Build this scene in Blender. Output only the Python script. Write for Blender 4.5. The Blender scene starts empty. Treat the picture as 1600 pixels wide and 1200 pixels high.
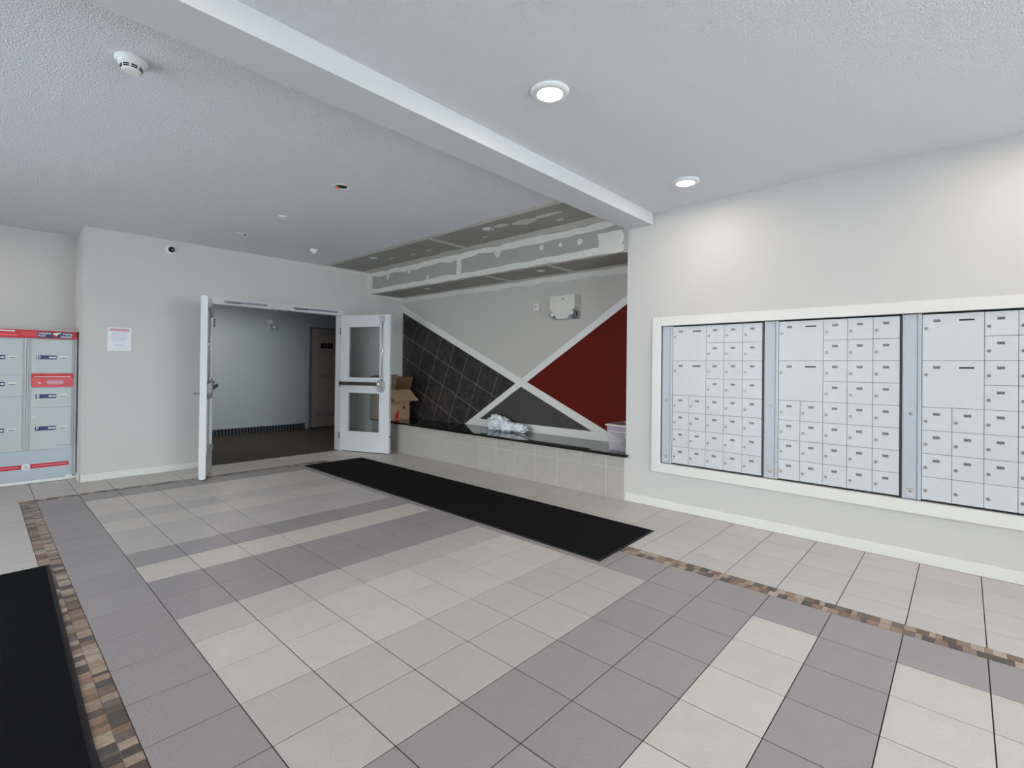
import bpy, bmesh, math, random
from mathutils import Vector, Matrix, noise

random.seed(7)
SC = bpy.context.scene
COL = SC.collection

# ------------------------------------------------------------------ camera
F_PX, YAW, PITCH, ROLL = 769.44, 0.827863, -0.0063908, -0.0112946
CAM = Vector((-0.69811, -3.91808, 1.32293))
_f = Vector((math.sin(YAW) * math.cos(PITCH), math.cos(YAW) * math.cos(PITCH), -math.sin(PITCH)))
_r = Vector((math.cos(YAW), -math.sin(YAW), 0))
_d = _f.cross(_r)
RIGHT = math.cos(ROLL) * _r + math.sin(ROLL) * _d
DOWN = -math.sin(ROLL) * _r + math.cos(ROLL) * _d
cam_data = bpy.data.cameras.new('camera')
cam = bpy.data.objects.new('camera', cam_data)
COL.objects.link(cam)
cam_data.sensor_width = 36.0
cam_data.lens = F_PX * 36.0 / 1600.0
cam_data.shift_y = -(600.0 - 569.34) / 1600.0
cam_data.clip_start = 0.02
m = Matrix.Identity(4)
for i in range(3):
    m[i][0] = RIGHT[i]; m[i][1] = -DOWN[i]; m[i][2] = -_f[i]; m[i][3] = CAM[i]
cam.matrix_world = m
SC.camera = cam

# ------------------------------------------------------------------ world, light, exposure
world = bpy.data.worlds.new('world'); SC.world = world
world.use_nodes = True
bg = world.node_tree.nodes['Background']
bg.inputs['Color'].default_value = (0.89, 0.94, 1.0, 1)      # flat overcast sky
bg.inputs['Strength'].default_value = 9.0
vs = SC.view_settings
vs.view_transform = 'Standard'; vs.look = 'None'; vs.gamma = 1.0
vs.use_curve_mapping = False
vs.exposure = 0.04
LAMP_W = 5.0          # watts of one lobby downlight
WARM = (1.0, 0.84, 0.70)

def portal(x, y, z, sx, sz, rot):
    l = bpy.data.lights.new('window_portal', 'AREA'); l.shape = 'RECTANGLE'
    l.size = sx; l.size_y = sz; l.cycles.is_portal = True
    o = bpy.data.objects.new('window_portal', l); COL.objects.link(o)
    o.location = (x, y, z); o.rotation_euler = rot
# daylight openings: shopfront glazing behind the camera
WIN_Y = -7.2
portal(1.05, WIN_Y - 0.06, 1.35, 5.1, 2.66, (math.radians(90), 0, 0))

portal(-4.0 - 0.06, -0.2, 1.25, 4.8, 2.5, (math.radians(90), 0, math.radians(-90)))

# ------------------------------------------------------------------ helpers
def s2l(c):
    c = c / 255.0
    return c / 12.92 if c <= 0.04045 else ((c + 0.055) / 1.055) ** 2.4
def rgb(r, g, b): return (s2l(r), s2l(g), s2l(b), 1.0)

MATS = {}
def mat(name, color, rough=0.6, spec=0.3, metal=0.0, bump=None, vary=None, coat=0.0, emit=None, objvar=0.0):
    """procedural principled material; bump=(scale,strength,distance) vary=(scale,amount)"""
    m = bpy.data.materials.new(name); m.use_nodes = True
    nt = m.node_tree; b = nt.nodes['Principled BSDF']
    b.inputs['Base Color'].default_value = color
    b.inputs['Roughness'].default_value = rough
    b.inputs['Specular IOR Level'].default_value = spec
    b.inputs['Metallic'].default_value = metal
    b.inputs['Coat Weight'].default_value = coat
    tc = nt.nodes.new('ShaderNodeTexCoord')
    geo = nt.nodes.new('ShaderNodeNewGeometry')
    if vary or objvar:
        hsv = nt.nodes.new('ShaderNodeHueSaturation'); hsv.inputs['Color'].default_value = color
        val = None
        if vary:
            n = nt.nodes.new('ShaderNodeTexNoise'); n.inputs['Scale'].default_value = vary[0]; n.inputs['Detail'].default_value = 5
            nt.links.new(geo.outputs['Position'], n.inputs['Vector'])
            mr = nt.nodes.new('ShaderNodeMapRange'); mr.inputs[1].default_value = 0.25; mr.inputs[2].default_value = 0.75
            mr.inputs[3].default_value = 1 - vary[1]; mr.inputs[4].default_value = 1 + vary[1]
            nt.links.new(n.outputs['Fac'], mr.inputs[0]); val = mr.outputs[0]
        if objvar:
            oi = nt.nodes.new('ShaderNodeObjectInfo')
            mr2 = nt.nodes.new('ShaderNodeMapRange'); mr2.inputs[3].default_value = 1 - objvar; mr2.inputs[4].default_value = 1 + objvar
            nt.links.new(oi.outputs['Random'], mr2.inputs[0])
            if val is None: val = mr2.outputs[0]
            else:
                mu = nt.nodes.new('ShaderNodeMath'); mu.operation = 'MULTIPLY'
                nt.links.new(val, mu.inputs[0]); nt.links.new(mr2.outputs[0], mu.inputs[1]); val = mu.outputs[0]
        nt.links.new(val, hsv.inputs['Value'])
        nt.links.new(hsv.outputs['Color'], b.inputs['Base Color'])
    if bump:
        n2 = nt.nodes.new('ShaderNodeTexNoise'); n2.inputs['Scale'].default_value = bump[0]; n2.inputs['Detail'].default_value = 3
        nt.links.new(geo.outputs['Position'], n2.inputs['Vector'])
        bp = nt.nodes.new('ShaderNodeBump'); bp.inputs['Strength'].default_value = bump[1]; bp.inputs['Distance'].default_value = bump[2]
        nt.links.new(n2.outputs['Fac'], bp.inputs['Height']); nt.links.new(bp.outputs['Normal'], b.inputs['Normal'])
    if emit:
        b.inputs['Emission Color'].default_value = emit[0]; b.inputs['Emission Strength'].default_value = emit[1]
    MATS[name] = m
    return m

M = {}
M['wall'] = mat('wall_paint', rgb(207, 203, 198), 0.55, 0.25, bump=(220, 0.06, 0.002))
M['niche_paint'] = mat('niche_paint', rgb(194, 187, 179), 0.6, 0.2, bump=(220, 0.06, 0.002))
M['ceiling'] = mat('ceiling_stipple', rgb(228, 226, 229), 0.9, 0.1, bump=(135, 0.7, 0.010))
M['beam'] = mat('beam_paint', rgb(214, 214, 213), 0.6, 0.2)
M['trim'] = mat('white_trim', rgb(227, 223, 217), 0.35, 0.35)
M['door'] = mat('door_enamel', rgb(214, 214, 215), 0.35, 0.4)
M['grout'] = mat('dark_grout', rgb(58, 54, 52), 0.95, 0.05)
TB = dict(bump=(75, 0.55, 0.004), vary=(9, 0.035), objvar=0.035)
M['t_beige'] = mat('tile_beige', rgb(198, 189, 182), 0.42, 0.35, **TB)
M['t_light'] = mat('tile_pale_grey', rgb(185, 177, 173), 0.42, 0.35, **TB)
M['t_dark'] = mat('tile_dark_grey', rgb(153, 145, 145), 0.42, 0.35, **TB)
M['t_field'] = mat('tile_field', rgb(193, 186, 180), 0.42, 0.35, **TB)
M['t_bench'] = mat('tile_bench', rgb(176, 168, 161), 0.5, 0.3, bump=(90, 0.3, 0.003), vary=(14, 0.05), objvar=0.03)
for k, c in enumerate([(146, 122, 102), (122, 98, 80), (94, 80, 72), (160, 140, 122), (108, 95, 88), (136, 108, 90), (84, 75, 71), (172, 154, 138)]):
    M['chip%d' % k] = mat('mosaic_stone', rgb(*c), 0.4, 0.3, vary=(55, 0.22), objvar=0.12)
M['granite'] = mat('black_granite', rgb(15, 14, 14), 0.035, 0.5, vary=(160, 0.5))
M['slate'] = mat('slate_tile', rgb(58, 53, 51), 0.5, 0.2, bump=(40, 0.25, 0.004), vary=(11, 0.5), objvar=0.14)
M['slate_grout'] = mat('slate_grout', rgb(158, 150, 142), 0.9, 0.05)
M['bgrout'] = mat('pale_grout', rgb(204, 198, 190), 0.9, 0.05)
M['red'] = mat('red_paint', rgb(100, 23, 9), 0.6, 0.12)
M['greyp'] = mat('charcoal_paint', rgb(76, 72, 69), 0.6, 0.15)
M['drywall'] = mat('grey_drywall', rgb(163, 159, 153), 0.85, 0.1, vary=(3, 0.05))
M['mud'] = mat('joint_compound', rgb(212, 207, 199), 0.85, 0.1, vary=(20, 0.06))
M['mat'] = mat('black_mat_pile', rgb(22, 22, 24), 0.95, 0.08, bump=(420, 1.0, 0.004), vary=(150, 0.5))
M['matedge'] = mat('black_rubber', rgb(38, 38, 42), 0.6, 0.25)
M['chrome'] = mat('brushed_chrome', rgb(200, 200, 202), 0.28, 0.5, metal=1.0)
M['bronze'] = mat('dark_push_bar', rgb(92, 86, 80), 0.35, 0.5, metal=0.8)
M['steel'] = mat('grey_steel', rgb(150, 152, 156), 0.4, 0.5, metal=0.9)
M['lockm'] = mat('nickel_lock', rgb(150, 144, 138), 0.35, 0.5, metal=0.6)
M['alu'] = mat('anodised_aluminium', rgb(206, 207, 209), 0.42, 0.5, metal=0.0, vary=(30, 0.02), objvar=0.01)
M['alupanel'] = mat('aluminium_panel', rgb(184, 188, 194), 0.4, 0.5, metal=0.0, vary=(40, 0.03))
M['aluridge'] = mat('aluminium_rail', rgb(182, 188, 196), 0.35, 0.4)
M['darkgap'] = mat('dark_recess', rgb(36, 36, 38), 0.7, 0.2)
M['hinge'] = mat('brown_hinge_rail', rgb(96, 84, 76), 0.5, 0.4, metal=0.3)
M['black'] = mat('black_plastic', rgb(14, 14, 15), 0.4, 0.4)
M['white'] = mat('white_plastic', rgb(232, 232, 230), 0.4, 0.35)
M['ivory'] = mat('ivory_plastic', rgb(214, 208, 198), 0.45, 0.35)
M['lockerg'] = mat('locker_grey_enamel', rgb(192, 196, 198), 0.4, 0.4)
M['lockerb'] = mat('locker_base_enamel', rgb(184, 193, 202), 0.35, 0.4)
M['pred'] = mat('postal_red', rgb(206, 36, 40), 0.4, 0.35)
M['pred2'] = mat('postal_red_light', rgb(226, 82, 86), 0.4, 0.35)
M['navy'] = mat('postal_navy', rgb(24, 38, 92), 0.4, 0.35)
M['blue'] = mat('print_blue', rgb(60, 84, 160), 0.4, 0.3)
M['print'] = mat('white_print', rgb(236, 236, 238), 0.5, 0.2)
M['pinkprint'] = mat('faded_red_print', rgb(214, 158, 172), 0.5, 0.2)
M['greyprint'] = mat('pale_grey_print', rgb(204, 204, 216), 0.5, 0.2)
M['kraft'] = mat('kraft_cardboard', rgb(176, 142, 110), 0.8, 0.15, vary=(30, 0.05))
M['kraftd'] = mat('kraft_inside', rgb(150, 118, 90), 0.85, 0.1, vary=(30, 0.05))
M['ink'] = mat('brown_ink', rgb(70, 52, 42), 0.8, 0.1)
M['bag'] = mat('white_plastic_bag', rgb(226, 230, 234), 0.35, 0.45, bump=(38, 0.8, 0.02))
M['cloth'] = mat('blue_grey_cloth', rgb(92, 104, 128), 0.9, 0.1, bump=(60, 0.5, 0.01))
M['card'] = mat('white_card', rgb(232, 226, 224), 0.6, 0.2)
M['pinkcloth'] = mat('pink_cloth', rgb(206, 160, 160), 0.9, 0.1, bump=(60, 0.5, 0.01))
M['hallwall'] = mat('hall_paint', rgb(190, 201, 206), 0.6, 0.2)
M['suite'] = mat('suite_door_paint', rgb(168, 161, 158), 0.45, 0.3)
M['casing'] = mat('hall_casing', rgb(190, 190, 196), 0.45, 0.3)
M['plate'] = mat('suite_plate', rgb(44, 30, 30), 0.4, 0.4)
M['orange'] = mat('orange_wire_nut', rgb(226, 120, 60), 0.5, 0.3)
M['lens_off'] = mat('unlit_lens', rgb(222, 222, 220), 0.35, 0.4)
M['tstrip'] = mat('threshold_strip', rgb(66, 64, 64), 0.7, 0.2)
M['snow'] = mat('snowy_ground', rgb(226, 230, 236), 0.9, 0.1)
M['lamp'] = mat('lit_lens', (1, 0.93, 0.84, 1), 0.5, 0.2, emit=((1, 0.90, 0.78, 1), 14.0))

def mat_glass(name, wires=False, tint=(0.93, 0.97, 0.97, 1)):
    m = bpy.data.materials.new(name); m.use_nodes = True; nt = m.node_tree
    for n in list(nt.nodes): nt.nodes.remove(n)
    out = nt.nodes.new('ShaderNodeOutputMaterial'); tr = nt.nodes.new('ShaderNodeBsdfTransparent'); tr.inputs[0].default_value = tint
    gl = nt.nodes.new('ShaderNodeBsdfGlossy'); gl.inputs['Roughness'].default_value = 0.02
    fr = nt.nodes.new('ShaderNodeFresnel'); fr.inputs[0].default_value = 1.5
    mx = nt.nodes.new('ShaderNodeMixShader')
    nt.links.new(fr.outputs[0], mx.inputs[0]); nt.links.new(tr.outputs[0], mx.inputs[1]); nt.links.new(gl.outputs[0], mx.inputs[2])
    last = mx
    if wires:
        tc = nt.nodes.new('ShaderNodeTexCoord')
        sx = nt.nodes.new('ShaderNodeSeparateXYZ'); nt.links.new(tc.outputs['Object'], sx.inputs[0])
        facs = []
        for ax in ('X', 'Z'):
            mu = nt.nodes.new('ShaderNodeMath'); mu.operation = 'PINGPONG'; mu.inputs[1].default_value = 0.0125
            nt.links.new(sx.outputs[ax], mu.inputs[0])
            lt = nt.nodes.new('ShaderNodeMath'); lt.operation = 'LESS_THAN'; lt.inputs[1].default_value = 0.0006
            nt.links.new(mu.outputs[0], lt.inputs[0]); facs.append(lt)
        mxm = nt.nodes.new('ShaderNodeMath'); mxm.operation = 'MAXIMUM'
        nt.links.new(facs[0].outputs[0], mxm.inputs[0]); nt.links.new(facs[1].outputs[0], mxm.inputs[1])
        df = nt.nodes.new('ShaderNodeBsdfDiffuse'); df.inputs[0].default_value = rgb(120, 126, 128)
        m2 = nt.nodes.new('ShaderNodeMixShader')
        nt.links.new(mxm.outputs[0], m2.inputs[0]); nt.links.new(mx.outputs[0], m2.inputs[1]); nt.links.new(df.outputs[0], m2.inputs[2])
        last = m2
    nt.links.new(last.outputs[0], out.inputs[0])
    return m
M['glass'] = mat_glass('clear_glass')
M['wired'] = mat_glass('wired_glass', True, (0.93, 0.965, 0.97, 1))

def mat_clearplastic():
    m = bpy.data.materials.new('translucent_plastic'); m.use_nodes = True; nt = m.node_tree
    b = nt.nodes['Principled BSDF']; out = nt.nodes['Material Output']
    b.inputs['Base Color'].default_value = rgb(222, 214, 222); b.inputs['Roughness'].default_value = 0.25
    tr = nt.nodes.new('ShaderNodeBsdfTransparent'); mx = nt.nodes.new('ShaderNodeMixShader'); mx.inputs[0].default_value = 0.30
    nt.links.new(tr.outputs[0], mx.inputs[1]); nt.links.new(b.outputs[0], mx.inputs[2]); nt.links.new(mx.outputs[0], out.inputs[0])
    return m
M['bin'] = mat_clearplastic()

def mat_carpet():
    m = mat('hall_carpet', rgb(74, 68, 64), 0.95, 0.05)
    nt = m.node_tree; b = nt.nodes['Principled BSDF']; g = nt.nodes.new('ShaderNodeNewGeometry')
    w = nt.nodes.new('ShaderNodeTexChecker'); w.inputs['Scale'].default_value = 22.0
    w.inputs['Color1'].default_value = rgb(98, 93, 88); w.inputs['Color2'].default_value = rgb(64, 61, 59)
    nt.links.new(g.outputs['Position'], w.inputs['Vector']); nt.links.new(w.outputs['Color'], b.inputs['Base Color'])
    return m
M['carpet'] = mat_carpet()
def mat_ribs():
    m = mat('ribbed_cove', rgb(40, 42, 46), 0.8, 0.1)
    nt = m.node_tree; b = nt.nodes['Principled BSDF']; g = nt.nodes.new('ShaderNodeNewGeometry')
    w = nt.nodes.new('ShaderNodeTexWave'); w.inputs['Scale'].default_value = 5.5; w.bands_direction = 'X'
    r = nt.nodes.new('ShaderNodeValToRGB'); r.color_ramp.elements[0].color = rgb(30, 32, 36); r.color_ramp.elements[1].color = rgb(92, 98, 100)
    nt.links.new(g.outputs['Position'], w.inputs['Vector']); nt.links.new(w.outputs['Color'], r.inputs[0]); nt.links.new(r.outputs[0], b.inputs['Base Color'])
    return m
M['ribs'] = mat_ribs()
def mat_plate():
    m = mat('number_plate_print', rgb(120, 122, 126), 0.4, 0.4, metal=0.3)
    nt = m.node_tree; b = nt.nodes['Principled BSDF']; tc = nt.nodes.new('ShaderNodeTexCoord')
    mp = nt.nodes.new('ShaderNodeMapping'); mp.inputs['Scale'].default_value = (1, 3.4, 1.2)
    n = nt.nodes.new('ShaderNodeTexNoise'); n.inputs['Scale'].default_value = 3.0
    r = nt.nodes.new('ShaderNodeValToRGB'); r.color_ramp.elements[0].position = 0.40; r.color_ramp.elements[1].position = 0.62
    r.color_ramp.elements[0].color = rgb(52, 54, 58); r.color_ramp.elements[1].color = rgb(150, 152, 156)
    nt.links.new(tc.outputs['Generated'], mp.inputs[0]); nt.links.new(mp.outputs[0], n.inputs['Vector'])
    nt.links.new(n.outputs['Fac'], r.inputs[0]); nt.links.new(r.outputs[0], b.inputs['Base Color'])
    return m
M['numplate'] = mat_plate()

class B:
    """collects shapes in one bmesh; optional matrix maps local coords to world"""
    def __init__(s, mtx=None): s.bm = bmesh.new(); s.m = mtx
    def _new(s, vs): return [s.bm.verts.new(v) for v in vs]
    def box(s, x0, x1, y0, y1, z0, z1, ch=0.0, seg=1):
        x0, x1 = min(x0, x1), max(x0, x1); y0, y1 = min(y0, y1), max(y0, y1); z0, z1 = min(z0, z1), max(z0, z1)
        v = s._new([(x0, y0, z0), (x1, y0, z0), (x1, y1, z0), (x0, y1, z0), (x0, y0, z1), (x1, y0, z1), (x1, y1, z1), (x0, y1, z1)])
        fs = [s.bm.faces.new([v[i] for i in q]) for q in ((3, 2, 1, 0), (4, 5, 6, 7), (0, 1, 5, 4), (1, 2, 6, 5), (2, 3, 7, 6), (3, 0, 4, 7))]
        if ch > 0:
            es = list({e for f in fs for e in f.edges})
            bmesh.ops.bevel(s.bm, geom=es, offset=ch, segments=seg, affect='EDGES', profile=0.5)
        return s
    def prism(s, pts, thick):
        """extrude polygon pts (list of 3D) by vector thick"""
        t = Vector(thick); n = len(pts)
        a = s._new([Vector(p) for p in pts]); b = s._new([Vector(p) + t for p in pts])
        s.bm.faces.new(a[::-1]); s.bm.faces.new(b)
        for i in range(n): s.bm.faces.new([a[i], a[(i + 1) % n], b[(i + 1) % n], b[i]])
        return s
    def lathe(s, prof, c, axis='z', n=24, flip=1):
        """prof: list of (r, h) along axis from c"""
        rings = []
        for r, h in prof:
            ring = []
            for k in range(n):
                a = 2 * math.pi * k / n
                p, q = r * math.cos(a), r * math.sin(a)
                if axis == 'z': v = (c[0] + p, c[1] + q, c[2] + h * flip)
                elif axis == 'x': v = (c[0] + h * flip, c[1] + p, c[2] + q)
                else: v = (c[0] + p, c[1] + h * flip, c[2] + q)
                ring.append(s.bm.verts.new(v))
            rings.append(ring)
        for A, Bq in zip(rings, rings[1:]):
            for k in range(n): s.bm.faces.new([A[k], A[(k + 1) % n], Bq[(k + 1) % n], Bq[k]])
        for R in (rings[0], rings[-1]): s.bm.faces.new(R)
        return s
    def tube(s, pts, r, n=8):
        pts = [Vector(p) for p in pts]; rings = []
        for i, p in enumerate(pts):
            d = (pts[min(i + 1, len(pts) - 1)] - pts[max(i - 1, 0)]).normalized()
            a = d.orthogonal().normalized(); b = d.cross(a)
            if rings:
                a = (pa - d * pa.dot(d)).normalized(); b = d.cross(a)
            pa = a
            rings.append(s._new([p + r * (math.cos(2 * math.pi * k / n) * a + math.sin(2 * math.pi * k / n) * b) for k in range(n)]))
        for A, Bq in zip(rings, rings[1:]):
            for k in range(n): s.bm.faces.new([A[k], A[(k + 1) % n], Bq[(k + 1) % n], Bq[k]])
        s.bm.faces.new(rings[0]); s.bm.faces.new(rings[-1])
        return s
    def ball(s, c, rx, ry, rz, sub=3, amp=0.0, freq=3.0, seed=0.0):
        r = bmesh.ops.create_icosphere(s.bm, subdivisions=sub, radius=1.0)
        for v in r['verts']:
            d = v.co.copy(); k = 1.0
            if amp:
                k += amp * noise.noise(d * freq + Vector((seed, seed, seed)))
                k += amp * 0.6 * abs(noise.noise(d * freq * 2.3 + Vector((seed + 5, 0, seed))))
            v.co = Vector(c) + Vector((d.x * rx * k, d.y * ry * k, d.z * rz * k))
        return s
    def mesh(s, name, smooth=False):
        if s.m is not None: s.bm.transform(s.m)
        bmesh.ops.recalc_face_normals(s.bm, faces=s.bm.faces)
        me = bpy.data.meshes.new(name); s.bm.to_mesh(me); s.bm.free()
        if smooth:
            for p in me.polygons: p.use_smooth = True
        return me

def props(o, label=None, cat=None, group=None, kind=None):
    if label: o['label'] = label
    if cat: o['category'] = cat
    if group: o['group'] = group
    if kind: o['kind'] = kind
    return o
def put(name, me, material, parent=None):
    o = bpy.data.objects.new(name, me); COL.objects.link(o)
    if material is not None and not me.materials: me.materials.append(material)
    if parent is not None: attach(o, parent)
    return o
def chain(o):
    mt = Matrix.Identity(4)
    while o is not None:
        mt = Matrix.LocRotScale(o.location, o.rotation_euler, o.scale) @ mt if o.parent is None else o.matrix_parent_inverse @ Matrix.LocRotScale(o.location, o.rotation_euler, o.scale) @ mt
        o = o.parent
    return mt
def attach(o, parent):
    o.parent = parent
    o.matrix_parent_inverse = chain(parent).inverted()
def part(name, b, material, parent, smooth=False, label=None):
    o = put(name, b.mesh(name, smooth), M[material], parent)
    if label: o['label'] = label
    return o
def thing(name, loc, label, cat, group=None, kind=None):
    o = bpy.data.objects.new(name, None); COL.objects.link(o); o.location = loc; o.empty_display_size = 0.05
    return props(o, label, cat, group, kind)
def solo(name, b, material, label, cat, group=None, kind=None, smooth=False):
    return props(put(name, b.mesh(name, smooth), M[material]), label, cat, group, kind)
def struct(name, b, material, label, cat):
    return solo(name, b, material, label, cat, kind='structure')
def text(s, size, frame, material, parent, name='lettering', bold=0.0, align='CENTER', sx=1.0):
    """flat lettering as mesh; frame is a 4x4 matrix: local x right, y up, z out of the surface"""
    cu = bpy.data.curves.new('t', 'FONT'); cu.body = s; cu.size = size; cu.align_x = align; cu.align_y = 'CENTER'
    cu.offset = bold; cu.extrude = 0.0004; cu.resolution_u = 2
    tmp = bpy.data.objects.new('t', cu); COL.objects.link(tmp)
    dg = bpy.context.evaluated_depsgraph_get()
    me = bpy.data.meshes.new_from_object(tmp.evaluated_get(dg)); bpy.data.objects.remove(tmp)
    me.transform(frame @ Matrix.Diagonal((sx, 1, 1, 1))); me.name = name
    me.materials.clear()
    return put(name, me, M[material], parent)
def frame_mtx(o, xr, yu):
    xr = Vector(xr).normalized(); yu = Vector(yu).normalized(); z = xr.cross(yu)
    f = Matrix.Identity(4)
    for i in range(3): f[i][0] = xr[i]; f[i][1] = yu[i]; f[i][2] = z[i]; f[i][3] = o[i]
    return f

# ------------------------------------------------------------------ key dimensions (metres)
T = 0.308
ZC = 2.84                      # ceiling
YB = 3.262                     # back wall face
XM = 3.742                     # mail wall face
XN = 4.317                     # niche back wall face
YN = -1.41                     # niche near end
YR = 3.95                      # recess back wall
XR = 0.096                     # recess side wall
XL = -4.0                      # far left wall
DX0, DX1, DZ = 1.38, 3.15, 2.105   # double door opening

# ================================================================== FLOOR
b = B(); b.box(XL, XM + 0.02, WIN_Y, YB + 0.05, -0.12, -0.003); b.box(XL, XR + 0.02, YB, YR + 0.02, -0.12, -0.003)
floor = struct('floor', b, 'grout', 'lobby floor of grey and beige square tiles with mosaic borders', 'floor')

def xedge(i): return 0.014 if i == 0 else i * T
def yrow(j): return -j * T if j >= 3 else -0.924 + (3 - j) * 0.3165
BX0, BX1 = -0.405, -0.295      # left mosaic band
RX0, RX1 = 2.485, 2.610        # right mosaic band
YB0, YB1 = yrow(-8) - 0.005, 2.650   # back mosaic band
JF = 20                        # last pattern row (behind the camera)
ROWC = {-8: 't_dark', -7: 't_beige', -6: 't_beige', -5: 't_light', -4: 't_beige', -3: 't_light', -2: 't_light', -1: 't_dark',
        0: 't_beige', 1: 't_dark', 2: 't_dark', 3: 't_light', 4: 't_beige', 5: 't_beige', 6: 't_light', 7: 't_light', 8: 't_dark', 9: 't_dark',
        10: 't_beige', 11: 't_dark', 12: 't_beige', 13: 't_beige', 14: 't_dark', 15: 't_light', 16: 't_light', 17: 't_dark', 18: 't_beige', 19: 't_dark'}
cells = []                     # x0,x1,y0,y1,material
for j in range(-8, JF):
    y1, y0 = yrow(j), yrow(j + 1)
    for i in range(-1, 8):
        x0 = BX1 if i == -1 else xedge(i); x1 = xedge(i + 1) if i < 7 else RX0
        c = 't_dark' if i in (-1, 7) else ROWC[j]
        cells.append((x0, x1, y0, y1, c))
ys = [yrow(j) for j in range(-8, 24)] + [WIN_Y]
ys = [y for y in ys if y > WIN_Y + 0.02] + [WIN_Y]
rx = [RX1, 2.828, 3.137, 3.45, XM - 0.002]
lx = [BX0 - k * T for k in range(0, 12)]
lx = [x for x in lx if x > XL + 0.05] + [XL]
for y1, y0 in zip([YB1] + ys[1:], ys[1:]):
    for a, c in zip(rx, rx[1:]): cells.append((a, c, y0, y1, 't_field'))
    for c, a in zip(lx, lx[1:]): cells.append((a, c, y0, y1, 't_field'))
for y1, y0 in zip(ys, ys[1:]):
    if y1 <= yrow(JF) + 1e-4:
        for a, c in zip([BX0 + k * (RX1 - BX0) / 10 for k in range(10)], [BX0 + (k + 1) * (RX1 - BX0) / 10 for k in range(10)]):
            cells.append((a, c, y0, y1, 't_field'))
bxs = [-0.295 - k * T for k in range(13)]
bxs = sorted([x for x in bxs if x > XL + 0.05] + [XL, 0.014] + [k * T for k in range(1, 12)] + [3.6, XM - 0.002])
for a, c in zip(bxs, bxs[1:]):
    for y0, y1 in ((YB1, 2.957), (2.957, YB + 0.03)): cells.append((a, min(c, XM), y0, y1, 't_field'))
    if c <= XR + 0.05:
        for y0, y1 in ((YB + 0.03, 3.58), (3.58, 3.9)): cells.append((a, c, y0, y1, 't_field'))

for y0, y1 in ((YB + 0.03, 3.58), (3.58, 3.9)): cells.append((0.014, XR, y0, y1, 't_field'))
def project(x, y, z=0.0):
    v = Vector((x, y, z)) - CAM; d = v.dot(_f)
    if d < 0.05: return None
    return 800 + F_PX * v.dot(RIGHT) / d, 569.34 + F_PX * v.dot(DOWN) / d
def shown(x0, x1, y0, y1):
    q = [project(*p) for p in ((x0, y0), (x1, y0), (x1, y1), (x0, y1))]
    if any(p is None for p in q): return 0
    cx, cy = sum(p[0] for p in q) / 4, sum(p[1] for p in q) / 4
    if not (-90 < cx < 1690 and -60 < cy < 1290): return 0
    if 2.2 < (x0 + x1) / 2 < 3.07 and -2.0 < (y0 + y1) / 2 < 2.5: return 0      # under the long mat
    return abs(sum(q[i][0] * q[(i + 1) % 4][1] - q[(i + 1) % 4][0] * q[i][1] for i in range(4))) / 2
GAP = 0.0022
tile_mesh = {}
def floor_piece(x0, x1, y0, y1, key, parent, name):
    w, h = round(x1 - x0, 3), round(y1 - y0, 3)
    if (w, h, key) not in tile_mesh:
        g = GAP if w > 0.1 else 0.0009
        tile_mesh[(w, h, key)] = B().box(-w / 2 + g, w / 2 - g, -h / 2 + g, h / 2 - g, -0.008, 0, 0.0010).mesh(name)
    o = put(name, tile_mesh[(w, h, key)], M[key], parent); o.location = ((x0 + x1) / 2, (y0 + y1) / 2, 0)
    return o
cells.sort(key=lambda c: -shown(*c[:4]))
rest = {}
for n, c in enumerate(cells):
    if n < 296 and shown(*c[:4]) > 60: floor_piece(*c, floor, 'tile')
    else: rest.setdefault(c[4], []).append(c)
for key, cl in rest.items():
    b = B()
    for x0, x1, y0, y1, _ in cl: b.box(x0 + GAP, x1 - GAP, y0 + GAP, y1 - GAP, -0.008, 0)
    o = part('tile_field', b, key, floor); o['kind'] = 'stuff'

# mosaic bands: two chips across
def band(x0, x1, y0, y1, along, label):
    anc = put('mosaic_band', B().box(x0 + .001, x1 - .001, y0 + .001, y1 - .001, -0.0055, -0.0025).mesh('mosaic_band'), M['slate_grout'], floor)
    anc['label'] = label
    bulk = {}; last = None
    for lane in (0, 1):
        p = (y0 if along == 'y' else x0) + 0.001; end = (y1 if along == 'y' else x1) - 0.001
        while p < end - 0.012:
            L = min(random.choice([0.026, 0.05, 0.05, 0.05]), end - p)
            k = random.choice([q for q in (0, 1, 2, 3, 3, 4, 5, 6, 7, 0) if q != last]); last = k
            if along == 'y': w = (x1 - x0) / 2; r = (x0 + lane * w, x0 + lane * w + w, p, p + L)
            else: w = (y1 - y0) / 2; r = (p, p + L, y0 + lane * w, y0 + lane * w + w)
            p += L
            if shown(*r) > 45: floor_piece(*r, 'chip%d' % k, anc, 'mosaic_chip')
            else: bulk.setdefault(k, []).append(r)
    for k, rs in bulk.items():
        b = B()
        for r in rs: b.box(r[0] + .0009, r[1] - .0009, r[2] + .0009, r[3] - .0009, -0.008, 0)
        o = part('mosaic_field', b, 'chip%d' % k, anc); o['kind'] = 'stuff'
band(RX0, RX1, yrow(JF), YB1, 'y', 'brown stone mosaic strip beside the mail wall')
band(BX0, BX1, yrow(JF), YB1, 'y', 'brown stone mosaic strip by the left mat')
band(BX1, RX0, YB0, YB1, 'x', 'brown stone mosaic strip along the doorway side')

# hall floor
b = B(); b.box(XR + .14, 7.0, YB + 0.05, 6.35, -0.12, -0.001); b.box(-1.5, XR + .14, YR + 0.12, 6.35, -0.12, -0.001)
struct('floor_hallway', b, 'carpet', 'dark brown patterned carpet in the hallway beyond the doors', 'carpet')

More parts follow.
